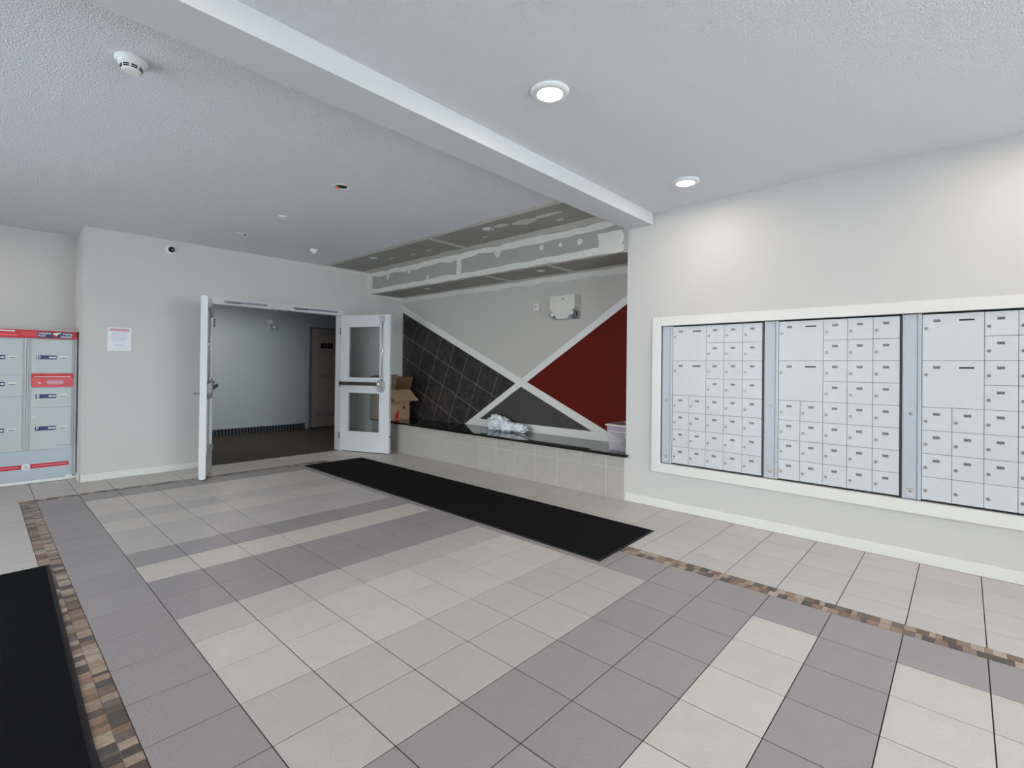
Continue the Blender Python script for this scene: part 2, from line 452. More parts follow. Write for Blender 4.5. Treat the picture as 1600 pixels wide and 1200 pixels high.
# ================================================================== WALLS
b = B()
b.box(XR, DX0 - 0.05, YB, YB + 0.14, 0, ZC); b.box(DX1 + 0.05, XN + 0.12, YB, YB + 0.14, 0, ZC); b.box(DX0 - 0.05, DX1 + 0.05, YB, YB + 0.14, DZ + 0.05, ZC)
wall_back = struct('wall_back', b, 'wall', 'pale grey wall around the open double doors', 'wall')
b = B(); b.box(XR, XR + 0.13, YB + 0.14, YR + 0.12, 0, ZC); b.box(XL - 0.1, XR, YR, YR + 0.12, 0, ZC)
struct('wall_recess', b, 'wall', 'pale grey recess wall behind the red-topped parcel locker', 'wall')
MY0, MY1, MZ0, MZ1 = -1.778, -4.512, 0.428, 1.736     # mailbox opening
b = B()
b.box(XM, XM + 0.62, YN, MY0, 0, ZC); b.box(XM, XM + 0.62, MY1, WIN_Y, 0, ZC)
b.box(XM, XM + 0.62, MY0, MY1, 0, MZ0); b.box(XM, XM + 0.62, MY0, MY1, MZ1, ZC); b.box(XM + 0.45, XM + 0.62, MY0, MY1, MZ0, MZ1)
struct('wall_right', b, 'wall', 'pale warm grey wall holding the recessed mailboxes', 'wall')
wall_niche = struct('wall_niche', B().box(XN, XN + 0.12, YN, YB, 0, 2.6), 'niche_paint', 'niche wall divided by crossing white strips above the black bench', 'wall')
EY0, EY1 = -2.6, 2.2
b = B(); b.box(XL - 0.12, XL, WIN_Y, EY0, 0, ZC); b.box(XL - 0.12, XL, EY1, YR, 0, ZC); b.box(XL - 0.12, XL, EY0, EY1, 2.5, ZC)
struct('wall_left', b, 'wall', 'side wall of the lobby around the glazed entrance, facing the mailboxes', 'wall')
win = thing('window_2', (XL - 0.06, -0.2, 0), 'glazed entrance screen by the wide black mat', 'window', kind='structure')
b = B(); my = [EY0 + k * (EY1 - EY0 - 0.05) / 4 for k in range(5)]
for y in my: b.box(XL - 0.09, XL - 0.03, y, y + 0.05, 0, 2.5)
b.box(XL - 0.09, XL - 0.03, EY0, EY1, 0, 0.06); b.box(XL - 0.09, XL - 0.03, EY0, EY1, 2.44, 2.5)
part('window_frame', b, 'alu', win)
for a, c in zip(my, my[1:]): part('pane', B().box(XL - 0.064, XL - 0.058, a + 0.05, c, 0.06, 2.44), 'glass', win)
# glazed front behind the camera
WX0, WX1 = -1.5, 3.6
b = B(); b.box(XL, WX0, WIN_Y - 0.14, WIN_Y, 0, ZC); b.box(WX1, XM + 0.62, WIN_Y - 0.14, WIN_Y, 0, ZC); b.box(WX0, WX1, WIN_Y - 0.14, WIN_Y, 2.68, ZC)
struct('wall_front', b, 'wall', 'front lobby wall around the glazed shopfront', 'wall')
win = thing('window_1', (1.05, WIN_Y - 0.07, 0), 'tall glazed shopfront in aluminium mullions', 'window', kind='structure')
b = B(); mx = [WX0 + k * (WX1 - WX0 - 0.05) / 5 for k in range(6)]
for x in mx: b.box(x, x + 0.05, WIN_Y - 0.11, WIN_Y - 0.05, 0, 2.68)
b.box(WX0, WX1, WIN_Y - 0.11, WIN_Y - 0.05, 0, 0.06); b.box(WX0, WX1, WIN_Y - 0.11, WIN_Y - 0.05, 2.62, 2.68)
part('window_frame', b, 'alu', win)
for a, c in zip(mx, mx[1:]):
    part('pane', B().box(a + 0.05, c, WIN_Y - 0.085, WIN_Y - 0.079, 0.06, 2.62), 'glass', win)
b = B(); b.box(-25, 25, -40, WIN_Y - 0.15, -0.2, -0.05); b.box(-25, XL - 0.13, WIN_Y - 0.15, 25, -0.2, -0.05)
struct('floor_outside', b, 'snow', 'pale ground outside the glazed shopfront', 'ground')

# baseboards
def bboard(name, rects, label):
    b = B()
    for x0, x1, y0, y1 in rects: b.box(x0, x1, y0, y1, 0.001, 0.082, 0.003)
    return struct(name, b, 'trim', label, 'baseboard')
bboard('baseboard_right', [(XM - 0.013, XM, YN + 0.0, WIN_Y)], 'white baseboard under the mailboxes')
bboard('baseboard_back', [(XR - 0.012, DX0 - 0.06, YB - 0.013, YB)], 'white baseboard between the parcel locker and the open doors')
bboard('baseboard_recess', [(XR - 0.013, XR, YB - 0.013, 3.5)], 'short white baseboard on the recess corner beside the parcel locker')

# ================================================================== CEILING
b = B()
b.box(XL, 2.90, -1.41, YB, ZC, ZC + 0.2); b.box(XL, XR + 0.0, YB, YR, ZC, ZC + 0.2); b.box(XL, XM, WIN_Y, -1.41, ZC, ZC + 0.2)
struct('ceiling', b, 'ceiling', 'white stippled lobby ceiling', 'ceiling')
struct('trim_1', B().box(XL, XM, -1.68, -1.41, 2.725, ZC), 'beam', 'smooth white ceiling beam running to the mail wall corner', 'beam')
b = B(); b.box(2.90, 3.665, YN, YB, ZC + 0.0005, ZC + 0.2); b.box(3.665, XN, YN, YB, 2.502, ZC + 0.2)
cn = struct('ceiling_niche', b, 'drywall', 'stepped grey drywall ceiling over the niche with unpainted joints', 'ceiling')

MUD = [0]
def mud_th(base):
    MUD[0] += 1
    return base + 0.00006 * MUD[0]      # coats of filler overlap, each a hair thicker
def smear(name, axis, val, quad, parent, th=0.0012, wob=0.02, n=26, seed=1, sign=-1):
    """strip of joint compound with ragged edges.  quad: (a0,a1,b0,b1) long axis a, short axis b on the plane axis=val"""
    a0, a1, b0, b1, la, sa = quad; th = mud_th(th)
    lo, hi = [], []
    for k in range(n + 1):
        t = a0 + (a1 - a0) * k / n
        lo.append((t, b0 + wob * noise.noise(Vector((t * 5.1, seed, 0.3)))))
        hi.append((t, b1 + wob * noise.noise(Vector((t * 5.7, seed + 9.1, 2.3)))))
    bb = B(); 
    def P(a, c, off):
        d = {la: a, sa: c, axis: val + sign * off}
        return (d['x'], d['y'], d['z'])
    A = [[bb.bm.verts.new(P(a, c, off)) for (a, c) in L] for L in (lo, hi) for off in (0.0002, th)]
    l0, l1, h0, h1 = A
    for k in range(n):
        for q in ((l1, h1), (h0, l0), (l0, l1), (h1, h0)):
            bb.bm.faces.new([q[0][k], q[0][k + 1], q[1][k + 1], q[1][k]])
    bb.bm.faces.new([l0[0], l1[0], h1[0], h0[0]]); bb.bm.faces.new([l0[n], l1[n], h1[n], h0[n]])
    return part(name, bb, 'mud', parent)
def blob(axis, val, a, c, ra, rc, parent, seed, sign=-1):
    bb = B(); n = 18; vs = []
    for off in (0.0002, mud_th(0.0012)):
        ring = []
        for k in range(n):
            t = 2 * math.pi * k / n; w = 1 + 0.35 * noise.noise(Vector((math.cos(t) * 1.4, math.sin(t) * 1.4, seed)))
            p, q = a + ra * w * math.cos(t), c + rc * w * math.sin(t)
            ring.append(bb.bm.verts.new({'z': (p, q, val + sign * off), 'x': (val + sign * off, p, q), 'y': (p, val + sign * off, q)}[axis]))
        vs.append(ring)
    bb.bm.faces.new(vs[0]); bb.bm.faces.new(vs[1])
    for k in range(n): bb.bm.faces.new([vs[0][k], vs[0][(k + 1) % n], vs[1][(k + 1) % n], vs[1][k]])
    return part('joint_compound', bb, 'mud', parent)
Z1 = ZC + 0.0005
smear('joint_compound', 'z', Z1, (YN, YB, 2.84, 2.915, 'y', 'x'), cn, seed=1, wob=0.012, th=0.0022)
smear('joint_compound', 'z', Z1, (YN, YB, 3.49, 3.664, 'y', 'x'), cn, seed=2, wob=0.035)
smear('joint_compound', 'z', Z1, (2.91, 3.52, 0.725, 0.80, 'x', 'y'), cn, seed=3, wob=0.014)
smear('joint_compound', 'z', Z1, (2.91, 3.52, 3.20, 3.26, 'x', 'y'), cn, seed=4, wob=0.012)
for a, c, ra, rc, sd in ((3.09, -0.26, .05, .10, 1), (3.15, -0.55, .075, .15, 2), (3.12, -0.85, .04, .16, 3), (3.32, -0.87, .035, .05, 4), (3.28, 1.23, .02, .07, 5), (3.30, 1.60, .02, .07, 6), (3.3, 0.2, .02, .05, 7), (3.24, 2.0, .02, .06, 8)):
    blob('z', Z1, a, c, ra, rc, cn, sd)
smear('joint_compound', 'x', 3.665, (YN, YB, 2.765, 2.838, 'y', 'z'), cn, seed=11, wob=0.035, n=40)
smear('joint_compound', 'x', 3.665, (YN, YB, 2.503, 2.575, 'y', 'z'), cn, seed=12, wob=0.02, n=40)
smear('joint_compound', 'x', 3.665, (2.56, 2.78, 1.03, 1.13, 'z', 'y'), cn, seed=13, wob=0.02, n=10)
smear('joint_compound', 'x', 3.665, (2.56, 2.78, 3.20, 3.26, 'z', 'y'), cn, seed=14, wob=0.01, n=10)
smear('joint_compound', 'x', 3.665, (2.57, 2.72, -1.36, -1.10, 'z', 'y'), cn, seed=15, wob=0.06, n=10)
for a, c, ra, rc, sd in ((-0.35, 2.70, .03, .03, 21), (-0.62, 2.69, .025, .02, 22), (-0.88, 2.68, .035, .03, 23), (0.35, 2.74, .05, .06, 24), (2.75, 2.74, .03, .06, 25), (2.2, 2.75, .025, .05, 26), (1.75, 2.6, .03, .03, 27)):
    blob('x', 3.665, a, c, ra, rc, cn, sd)
smear('joint_compound', 'z', 2.502, (YN, YB, 4.22, 4.316, 'y', 'x'), cn, seed=31, wob=0.02)
smear('joint_compound', 'z', 2.502, (YN, YB, 3.667, 3.73, 'y', 'x'), cn, seed=34, wob=0.012)
smear('joint_compound', 'z', 2.502, (3.70, 4.24, -0.44, -0.36, 'x', 'y'), cn, seed=32, wob=0.012)
smear('joint_compound', 'z', 2.502, (3.70, 4.24, 0.60, 0.67, 'x', 'y'), cn, seed=33, wob=0.012)
smear('joint_compound', 'x', XN, (YN, YB, 2.425, 2.500, 'y', 'z'), wall_niche, seed=35, wob=0.03, n=40)
smear('joint_compound', 'y', YB, (2.80, 3.66, 2.775, 2.838, 'x', 'z'), wall_back, seed=41, wob=0.02)
smear('joint_compound', 'y', YB, (2.47, 2.84, 3.585, 3.662, 'z', 'x'), wall_back, seed=42, wob=0.02)
smear('joint_compound', 'y', YB, (3.60, 4.31, 2.44, 2.500, 'x', 'z'), wall_back, seed=43, wob=0.02)
for a, c, sd in ((3.42, 2.55, 51), (3.74, 2.36, 52), (3.30, 2.60, 53)): blob('y', YB, a, c, 0.03, 0.035, wall_back, sd)

# ================================================================== NICHE WALL DECORATION
S1 = lambda y: 0.575 + (y + 0.75) * 0.4333           # centre line of the strip falling to the right
S2 = lambda y: 2.113 + (-1.09 - y) * 0.6227          # centre line of the rising strip
H1, H2 = 0.055, 0.050
ZB = 0.466
def clip(poly, a, bq, c):
    """keep a*y+b*z+c >= 0"""
    out = []
    for i in range(len(poly)):
        p, q = poly[i], poly[(i + 1) % len(poly)]
        dp, dq = a * p[0] + bq * p[1] + c, a * q[0] + bq * q[1] + c
        if dp >= 0: out.append(p)
        if (dp >= 0) != (dq >= 0):
            t = dp / (dp - dq); out.append((p[0] + (q[0] - p[0]) * t, p[1] + (q[1] - p[1]) * t))
    return out
def above(poly, f, h): return clip(poly, -(f(1) - f(0)), 1, -(f(0) + h))
def below(poly, f, h): return clip(poly, (f(1) - f(0)), -1, f(0) + h)
BIG = [(YN + .001, ZB), (YB - .001, ZB), (YB - .001, 2.5), (YN + .001, 2.5)]
def slab(name, poly, th, material, label=None, off=0.0):
    b = B().prism([(XN - off, y, z) for y, z in poly], (-th, 0, 0))
    return part(name, b, material, wall_niche, label=label)
z_bs = 0.567
p1 = above(below(BIG, S1, H1), S1, -H1); slab('wall_strip', p1, 0.012, 'trim', 'white flat strip sloping down to the plastic bin')
p2 = above(below(BIG, S2, H2), S2, -H2)
hi = below(p2, lambda y: 9, 0); hi = above(hi, S1, H1); slab('wall_strip', hi, 0.012, 'trim', 'white flat strip rising over the red panel')
lo = below(p2, S1, -H1); slab('wall_strip', lo, 0.012, 'trim')
bs = clip(below(below([(y, z) for y, z in BIG], S2, -H2), S1, -H1), 0, -1, z_bs); slab('wall_strip', bs, 0.012, 'trim', 'white flat strip lying just above the bench top')
red = above(below(BIG, S2, -H2), S1, H1); slab('painted_panel', red, 0.004, 'red', 'dark red painted triangle')
gr = clip(below(below(BIG, S2, -H2), S1, -H1), 0, 1, -z_bs); slab('painted_panel', gr, 0.004, 'greyp', 'charcoal painted triangle between the strips')
reg = above(below(BIG, S1, -H1), S2, H2)
slab('tile_bed', reg, 0.0078, 'slate_grout')
ux, uz = -0.9176, -0.3976; vx, vz = 0.3976, -0.9176          # along the strip, and down from it
S = 0.345; v_ref = vx * 3.262 + vz * (S1(3.262) - H1)
for iu in range(-11, 0):
    for iv in range(0, 7):
        u0 = -2.044 + (iu + 5) * S; v0 = v_ref + iv * S + 0.004
        quad = [(u0 + .003, v0 + .003), (u0 + S - .003, v0 + .003), (u0 + S - .003, v0 + S - .003), (u0 + .003, v0 + S - .003)]
        pol = [(u * ux + v * vx, u * uz + v * vz) for u, v in quad]
        pol = above(below(pol, S1, -H1 - .002), S2, H2 + .002); pol = clip(pol, -1, 0, YB - .002) if pol else pol; pol = clip(pol, 0, 1, -ZB - .001) if pol else pol
        if len(pol) >= 3:
            ar = abs(sum(pol[i][0] * pol[(i + 1) % len(pol)][1] - pol[(i + 1) % len(pol)][0] * pol[i][1] for i in range(len(pol)))) / 2
            if ar > 0.0008: slab('slate_tile', pol, 0.009, 'slate')

# ================================================================== BENCH
bench = thing('bench', (4.0, 0.9, 0), 'long built-in bench with black granite top and tiled front', 'bench')
part('bench_core', B().box(3.7245, XN - .001, YN + .002, YB - .002, 0.001, 0.435), 'bgrout', bench)
joints = [YN + 0.004, -1.195] + [-1.195 + 0.3185 * k for k in range(1, 14)] + [YB - 0.003]
tm = {}
for a, c in zip(joints, joints[1:]):
    for z0, z1 in ((0.001, 0.312), (0.312, 0.434)):
        k = (round(c - a, 3), z0)
        if k not in tm: tm[k] = B().box(-0.010, 0, -(c - a) / 2 + .0025, (c - a) / 2 - .0025, z0 + .002, z1 - .002, 0.0007).mesh('front_tile')
        o = put('front_tile', tm[k], M['t_bench'], bench); o.location = (3.7335, (a + c) / 2, 0)
b = B(); b.box(3.685, XN - .0005, YN + .001, YB - .001, 0.436, 0.4655, 0.006, 2); b.box(3.685, XM - .015, YN - 0.035, YN + .02, 0.436, 0.4655, 0.006, 2)
part('stone_top', b, 'granite', bench, label='polished black granite slab')

# ================================================================== DOUBLE DOOR FRAME
fr = thing('trim_2', ((DX0 + DX1) / 2, YB, 0), 'white steel frame of the double doors with closer tracks in its head', 'door frame', kind='structure')
b = B()
b.box(DX0 - 0.05, DX0, YB - 0.012, YB + 0.15, 0, DZ + 0.085); b.box(DX1, DX1 + 0.05, YB - 0.012, YB + 0.15, 0, DZ + 0.085); b.box(DX0, DX1, YB - 0.012, YB + 0.15, DZ, DZ + 0.085)
part('door_frame', b, 'door', fr)
for x0, x1 in ((DX0 + 0.12, DX0 + 0.66), (DX1 - 0.74, DX1 - 0.06)):
    tr_ = part('closer_track', B().box(x0, x1, YB - 0.022, YB - 0.012, DZ + 0.032, DZ + 0.058, 0.002), 'steel', fr)
    part('slide_arm', B().box(x0 + .02, x0 + .2, YB - 0.03, YB - 0.0225, DZ + 0.028, DZ + 0.038), 'black', tr_)
for x in (2.215, 2.36): part('strike', B().box(x, x + .03, YB + 0.02, YB + 0.06, DZ - 0.008, DZ), 'black', fr)
struct('trim_3', B().box(DX0 - .02, DX1 + .02, YB + 0.035, YB + 0.075, 0.0, 0.004), 'tstrip', 'thin dark carpet edge strip across the doorway', 'threshold')

def leaf(name, hx, ang, side, label):
    """side +1: right leaf.  local frame: x from hinge to free edge, y out of the face towards the doorway, z up"""
    L, TH, H0, H1_ = 0.888, 0.045, 0.012, DZ - 0.004
    t = math.radians(ang)
    d = Vector((side * math.sin(t), -math.cos(t), 0)); n = Vector((-side * math.cos(t), -math.sin(t), 0))
    mtx = Matrix.Identity(4)
    o = Vector((hx, YB - 0.02, 0))
    for i in range(3): mtx[i][0] = d[i]; mtx[i][1] = n[i]; mtx[i][3] = o[i]
    e = thing(name, o, label, 'door', kind='structure')
    U0, U1 = 0.150, 0.712
    G = ((1.143, 1.917), (0.315, 0.905))
    b = B(mtx)
    b.box(0, U0, -TH, 0, H0, H1_); b.box(U1, L, -TH, 0, H0, H1_)
    b.box(U0, U1, -TH, 0, H0, G[1][0]); b.box(U0, U1, -TH, 0, G[1][1], G[0][0]); b.box(U0, U1, -TH, 0, G[0][1], H1_)
    part('door_panel', b, 'door', e)
    for z0, z1 in G:
        for y0, y1 in ((0, 0.008), (-TH - 0.008, -TH)):
            b = B(mtx); w = 0.022
            b.box(U0 - w, U0, y0, y1, z0 - w, z1 + w, .002); b.box(U1, U1 + w, y0, y1, z0 - w, z1 + w, .002)
            b.box(U0, U1, y0, y1, z0 - w, z0, .002); b.box(U0, U1, y0, y1, z1, z1 + w, .002)
            bead = part('glazing_bead', b, 'door', e)
        pane = put('pane', B().box(U0, U1, -0.003, 0.003, z0, z1).mesh('pane'), M['wired'])
        pane.matrix_world = mtx @ Matrix.Translation((0, -TH / 2, 0))
        pane.parent = e; pane.matrix_parent_inverse = chain(e).inverted()
    # panic bar
    b = B(mtx); b.box(0.012, 0.70, 0.03, 0.062, 1.024, 1.076, 0.004); b.box(0.012, 0.09, 0.0, 0.03, 1.03, 1.07, 0.003); b.box(0.60, 0.68, 0.0, 0.03, 1.03, 1.07, 0.003)
    bar = part('push_bar', b, 'bronze', e, label='dark bronze push bar')
    b = B(mtx)
    prof = [(-0.05, 0.945), (-0.015, 0.925), (0.02, 0.935), (0.042, 0.985), (0.046, 1.05), (0.034, 1.10), (-0.01, 1.122), (-0.05, 1.11)]
    b.prism([(0.765 + p, 0.001, z) for p, z in prof], (0, 0.052, 0))
    bmesh.ops.bevel(b.bm, geom=list(b.bm.edges), offset=0.008, segments=2, affect='EDGES')
    part('latch_case', b, 'chrome', e)
    b = B(mtx); b.box(0.695, 0.735, 0.0, 0.058, 1.03, 1.072, 0.004); part('bar_end', b, 'chrome', e)
    b = B(mtx); b.tube([(0.768, 0.026, 1.11), (0.768, 0.026, 1.985)], 0.0065, 10); part('latch_rod', b, 'chrome', e, True)
    b = B(mtx); b.lathe([(0.001, 0), (0.014, 0.002), (0.014, 0.03), (0.001, 0.032)], (0.768, 0.026, 1.14), 'z', 12); part('rod_nut', b, 'steel', e)
    b = B(mtx); b.box(0.750, 0.786, 0.0, 0.034, 1.535, 1.572, 0.004); part('rod_guide', b, 'chrome', e)
    b = B(mtx); b.prism([(0.755 + p, 0.001, z) for p, z in ((-0.03, 2.085), (-0.034, 2.02), (-0.012, 1.965), (0.02, 1.962), (0.034, 2.0), (0.034, 2.085))], (0, 0.042, 0)); bmesh.ops.bevel(b.bm, geom=list(b.bm.edges), offset=0.006, segments=2, affect='EDGES'); part('top_latch', b, 'chrome', e)
    # lever on the other face
    b = B(mtx); b.box(0.775, 0.83, -TH - 0.008, -TH, 0.945, 1.145, 0.003); esc = part('lever_plate', b, 'chrome', e)
    b = B(mtx); b.tube([(0.80, -TH - 0.005, 0.985), (0.80, -TH - 0.06, 0.985), (0.795, -TH - 0.072, 0.985), (0.70, -TH - 0.072, 0.982)], 0.011, 8); part('lever', b, 'steel', esc, True)
    b = B(mtx); b.lathe([(0.001, 0), (0.013, 0), (0.013, 0.003), (0.001, 0.003)], (L, -TH / 2, 0.262), 'x', 16); part('edge_bolt', b, 'black', e)
    for z in (0.24, 1.05, 1.86):
        b = B(mtx); b.tube([(-0.010, 0.006, z - .055), (-0.010, 0.006, z + .055)], 0.009, 8); part('hinge', b, 'steel', e, True)
    if side < 0:
        b = B(mtx); b.box(L, L + 0.004, -TH - 0.012, 0.012, H0 + 0.01, H1_ - 0.01); part('astragal', b, 'door', e)
    return e
leaf('door_1', DX0 + 0.0, 20.7, -1, 'white glazed lobby door leaf swung open towards the parcel locker, seen edge on')
leaf('door_2', DX1 - 0.0, 23.1, 1, 'white glazed lobby door leaf swung open in front of the bench end')

# ================================================================== HALLWAY
YH = 6.2; HC = 2.55
b = B(); b.box(-1.5, 3.95, YH, YH + 0.1, 0, HC); b.box(5.0, 7.0, YH, YH + 0.1, 0, HC); b.box(3.95, 5.0, YH, YH + 0.1, 2.12, HC)
b.box(-1.6, -1.5, YR + 0.12, YH + .1, 0, HC); b.box(3.9, 5.05, YH + .1, YH + .2, 0, HC); b.box(7.0, 7.1, YB + 0.14, YH + .1, 0, HC)  # middle box is an unseen backing behind the suite door, added against light leaks
struct('wall_hall', b, 'hallwall', 'blue-grey hallway wall seen through the open doors', 'wall')
b = B(); b.box(XR + .13, 7.1, YB + 0.14, YH + 0.1, HC, HC + 0.15); b.box(-1.6, XR + .13, YR + 0.12, YH + 0.1, HC, HC + 0.15)
struct('ceiling_hall', b, 'hallwall', 'hallway ceiling beyond the open doors', 'ceiling')
b = B(); b.box(XR + .13, DX0 - 0.05, YB + 0.141, YB + 0.2, 0, HC); b.box(DX1 + .05, 7.0, YB + .141, YB + .2, 0, HC); b.box(-1.5, XR + .13, YR + .121, YR + .2, 0, HC); b.box(DX0 - .05, DX1 + .05, YB + .151, YB + .2, DZ + .085, HC)
struct('wall_hall_near', b, 'hallwall', 'hallway side of the wall around the double doors', 'wall')
struct('baseboard_hall', B().box(-1.5, 3.95, YH - 0.012, YH, 0, 0.118, 0.003), 'ribs', 'dark ribbed cove base along the hallway wall', 'baseboard')
dh = thing('door_3', (4.475, YH, 0), 'closed taupe panelled suite door with a dark number plate in the hallway', 'door', kind='structure')
b = B(); b.box(3.955, 4.03, YH - 0.02, YH + 0.09, 0, 2.20, 0.004); b.box(4.92, 4.995, YH - 0.02, YH + 0.09, 0, 2.20, 0.004); b.box(4.03, 4.92, YH - 0.02, YH + 0.09, 2.12, 2.20, 0.004)
part('casing', b, 'casing', dh)
part('door_slab', B().box(4.032, 4.918, YH + 0.03, YH + 0.07, 0.01, 2.118), 'suite', dh)
for z0, z1 in ((0.25, 0.85), (1.08, 1.95)):
    b = B(); b.box(4.155, 4.795, YH + 0.018, YH + 0.0301, z0, z1, 0.010); pn = part('panel', b, 'suite', dh)
    b = B(); b.box(4.20, 4.75, YH + 0.010, YH + 0.0182, z0 + .045, z1 - .045, 0.007); part('panel_field', b, 'suite', pn)
pl = part('number_plate', B().box(4.275, 4.555, YH + 0.003, YH + 0.0101, 1.69, 1.80, 0.002), 'plate', dh, label='dark plate with the suite number')
text('101', 0.10, frame_mtx((4.415, YH + 0.0025, 1.745), (1, 0, 0), (0, 0, 1)), 'steel', pl, sx=1.1)
b = B(); b.lathe([(0.001, 0), (0.014, 0), (0.012, 0.006), (0.001, 0.007)], (4.42, YH + 0.010, 1.605), 'y', 14, -1); part('peephole', b, 'black', dh)
b = B(); b.lathe([(0.001, 0), (0.03, 0), (0.03, 0.02), (0.012, 0.025), (0.012, 0.05), (0.028, 0.06), (0.028, 0.09), (0.001, 0.095)], (4.855, YH + 0.03, 1.0), 'y', 14, -1); part('knob', b, 'chrome', dh)
el = thing('emergency_light', (3.22, YH, 2.0), 'small white emergency light high on the hallway wall', 'emergency light')
part('housing', B().box(3.16, 3.27, YH - 0.06, YH - .0005, 2.12, 2.21, 0.012), 'white', el)
for x, yy in ((3.185, -0.08), (3.275, -0.09)):
    b = B(Matrix.Translation((x, YH + yy, 2.055)) @ Matrix.Rotation(math.radians(35), 4, 'X') @ Matrix.Rotation(math.radians(20 if x > 3.2 else -15), 4, 'Y'))
    b.lathe([(0.012, 0.04), (0.024, 0.034), (0.037, 0.0), (0.032, -0.004)], (0, 0, 0), 'z', 16); h = part('lamp_head', b, 'white', el)
    b = B(); b.tube([(x, YH + yy + .01, 2.10), (x, YH - 0.05, 2.12)], 0.012, 8); part('bracket', b, 'white', el)

# ================================================================== MAILBOXES
f = B()
fy0, fy1, fz0, fz1, fw, fx = -1.694, -4.60, 0.340, 1.820, 0.086, XM - 0.020
f.box(fx, XM + 0.001, fy0, fy0 - fw, fz0, fz1, .003); f.box(fx, XM + 0.001, fy1, fy1 + fw, fz0, fz1, .003)
f.box(fx, XM + 0.001, fy0 - fw, fy1 + fw, fz0, fz0 + fw, .003); f.box(fx, XM + 0.001, fy0 - fw, fy1 + fw, fz1 - fw, fz1, .003)
struct('trim_4', f, 'trim', 'wide white picture-frame trim around the wall of mailboxes', 'frame')
FX = XM + 0.004                        # face of the boxes
CW, RH = 0.1562, 0.160
door_cache = {}
def box_mesh(w, h):
    k = (w, h)
    if k not in door_cache: door_cache[k] = B().box(0, 0.018, -w + .0012, -.0012, -h + .0012, -.0012, 0.0012).mesh('box_door')
    return door_cache[k]
plate_me = B().box(-0.0015, 0.0005, -0.018, 0.018, -0.009, 0.009).mesh('number_plate')
blank_me = B().box(-0.0015, 0.0005, -0.018, 0.018, -0.009, 0.009).mesh('number_plate')
lock_me = B().lathe([(0.0105, 0.0), (0.0105, -0.003), (0.007, -0.006), (0.001, -0.006)], (0, 0, 0), 'x', 12).mesh('lock')
slot_me = B().box(-0.001, 0.0005, -0.0375, 0.0375, -0.0055, 0.0055).mesh('mail_slot')
rivet_me = B().lathe([(0.004, 0.0), (0.0035, -0.002), (0.001, -0.003)], (0, 0, 0), 'x', 8).mesh('rivet')
def at(o, loc): o.location = Vector(o.location) + Vector(loc)
def add(name, me, material, parent, loc, base):
    o = put(name, me, M[material]); o.location = loc; o.parent = parent
    o.matrix_parent_inverse = chain(parent).inverted()
    return o
UNIT_LABEL = ['bank of aluminium mailboxes next to the niche corner', 'middle bank of aluminium mailboxes, between the other two banks', 'bank of aluminium mailboxes farthest from the niche, with blank plates along its bottom row']
for k in range(3):
    y0 = (-1.789, -2.695, -3.5975)[k]
    u = thing('mailbox_bank', (XM + 0.2, y0 - 0.45, MZ0 + 0.002), UNIT_LABEL[k], 'mailboxes', 'mailbox banks in the wall frame')
    part('cabinet', B().box(FX + 0.022, XM + 0.42, y0 - 0.001, y0 - 0.899, MZ0 + .006, MZ1 - .004), 'darkgap', u)
    sp = part('service_panel', B().box(FX - 0.002, FX + 0.022, y0 - 0.003, y0 - 0.080, 0.434, 1.728, 0.002), 'alupanel', u)
    part('edge_rail', B().box(FX - 0.006, FX + 0.02, y0 - 0.081, y0 - 0.102, 0.434, 1.730, 0.003), 'aluridge', u)
    if k: part('edge_rail', B().box(FX - 0.006, FX + 0.02, y0 + 0.002, y0 - 0.003, 0.432, 1.732, 0.001), 'aluridge', u)
    part('hinge_rail', B().box(FX + 0.004, FX + 0.022, y0 - 0.8875, y0 - 0.897, 0.440, 1.726, 0.002), 'hinge', u)
    add('lock', lock_me, 'lockm', sp, (FX - 0.002, y0 - 0.045, 1.03), None)
    for dy in (-.022, .022):
        for dz in (-.035, .035): add('rivet', rivet_me, 'alu', sp, (FX - 0.002, y0 - 0.045 + dy, 1.03 + dz), None)
    st = part('sticker', B().box(FX - 0.0026, FX - 0.002, y0 - 0.028, y0 - 0.060, 0.456, 0.478), 'greyprint', sp)
    part('sticker', B().box(FX - 0.0026, FX - 0.002, y0 - 0.036, y0 - 0.052, 0.480, 0.492), 'kraftd', sp)
    part('sticker', B().box(FX - 0.0026, FX - 0.002, y0 - 0.022, y0 - 0.066, 0.500, 0.505), 'kraft', sp)
    Y = lambda c: y0 - 0.1045 - c * CW
    Zt = lambda r: 1.7225 - r * RH
    cells_ = [(0, 0, 2, 2), (0, 2, 2, 2)] + [(c, r, 1, 1) for c in (0, 1) for r in range(4, 8)] + [(c, r, 1, 1) for c in (2, 3, 4) for r in range(8)]
    for c, r, w, h in cells_:
        dr = add('box_door', box_mesh(round(w * CW, 4), round(h * RH, 4)), 'alu', u, (FX, Y(c), Zt(r)), None)
        blank = (k == 2 and r == 7)
        add('number_plate', blank_me if blank else plate_me, 'alu' if blank else 'numplate', dr, (FX, Y(c) - 0.077, Zt(r) - 0.047), None)
        add('lock', lock_me, 'lockm', dr, (FX, Y(c) - 0.022, Zt(r) - 0.097), None)
        if w == 2: add('mail_slot', slot_me, 'black', dr, (FX, Y(c) - 0.227, Zt(r) - 0.048), None)

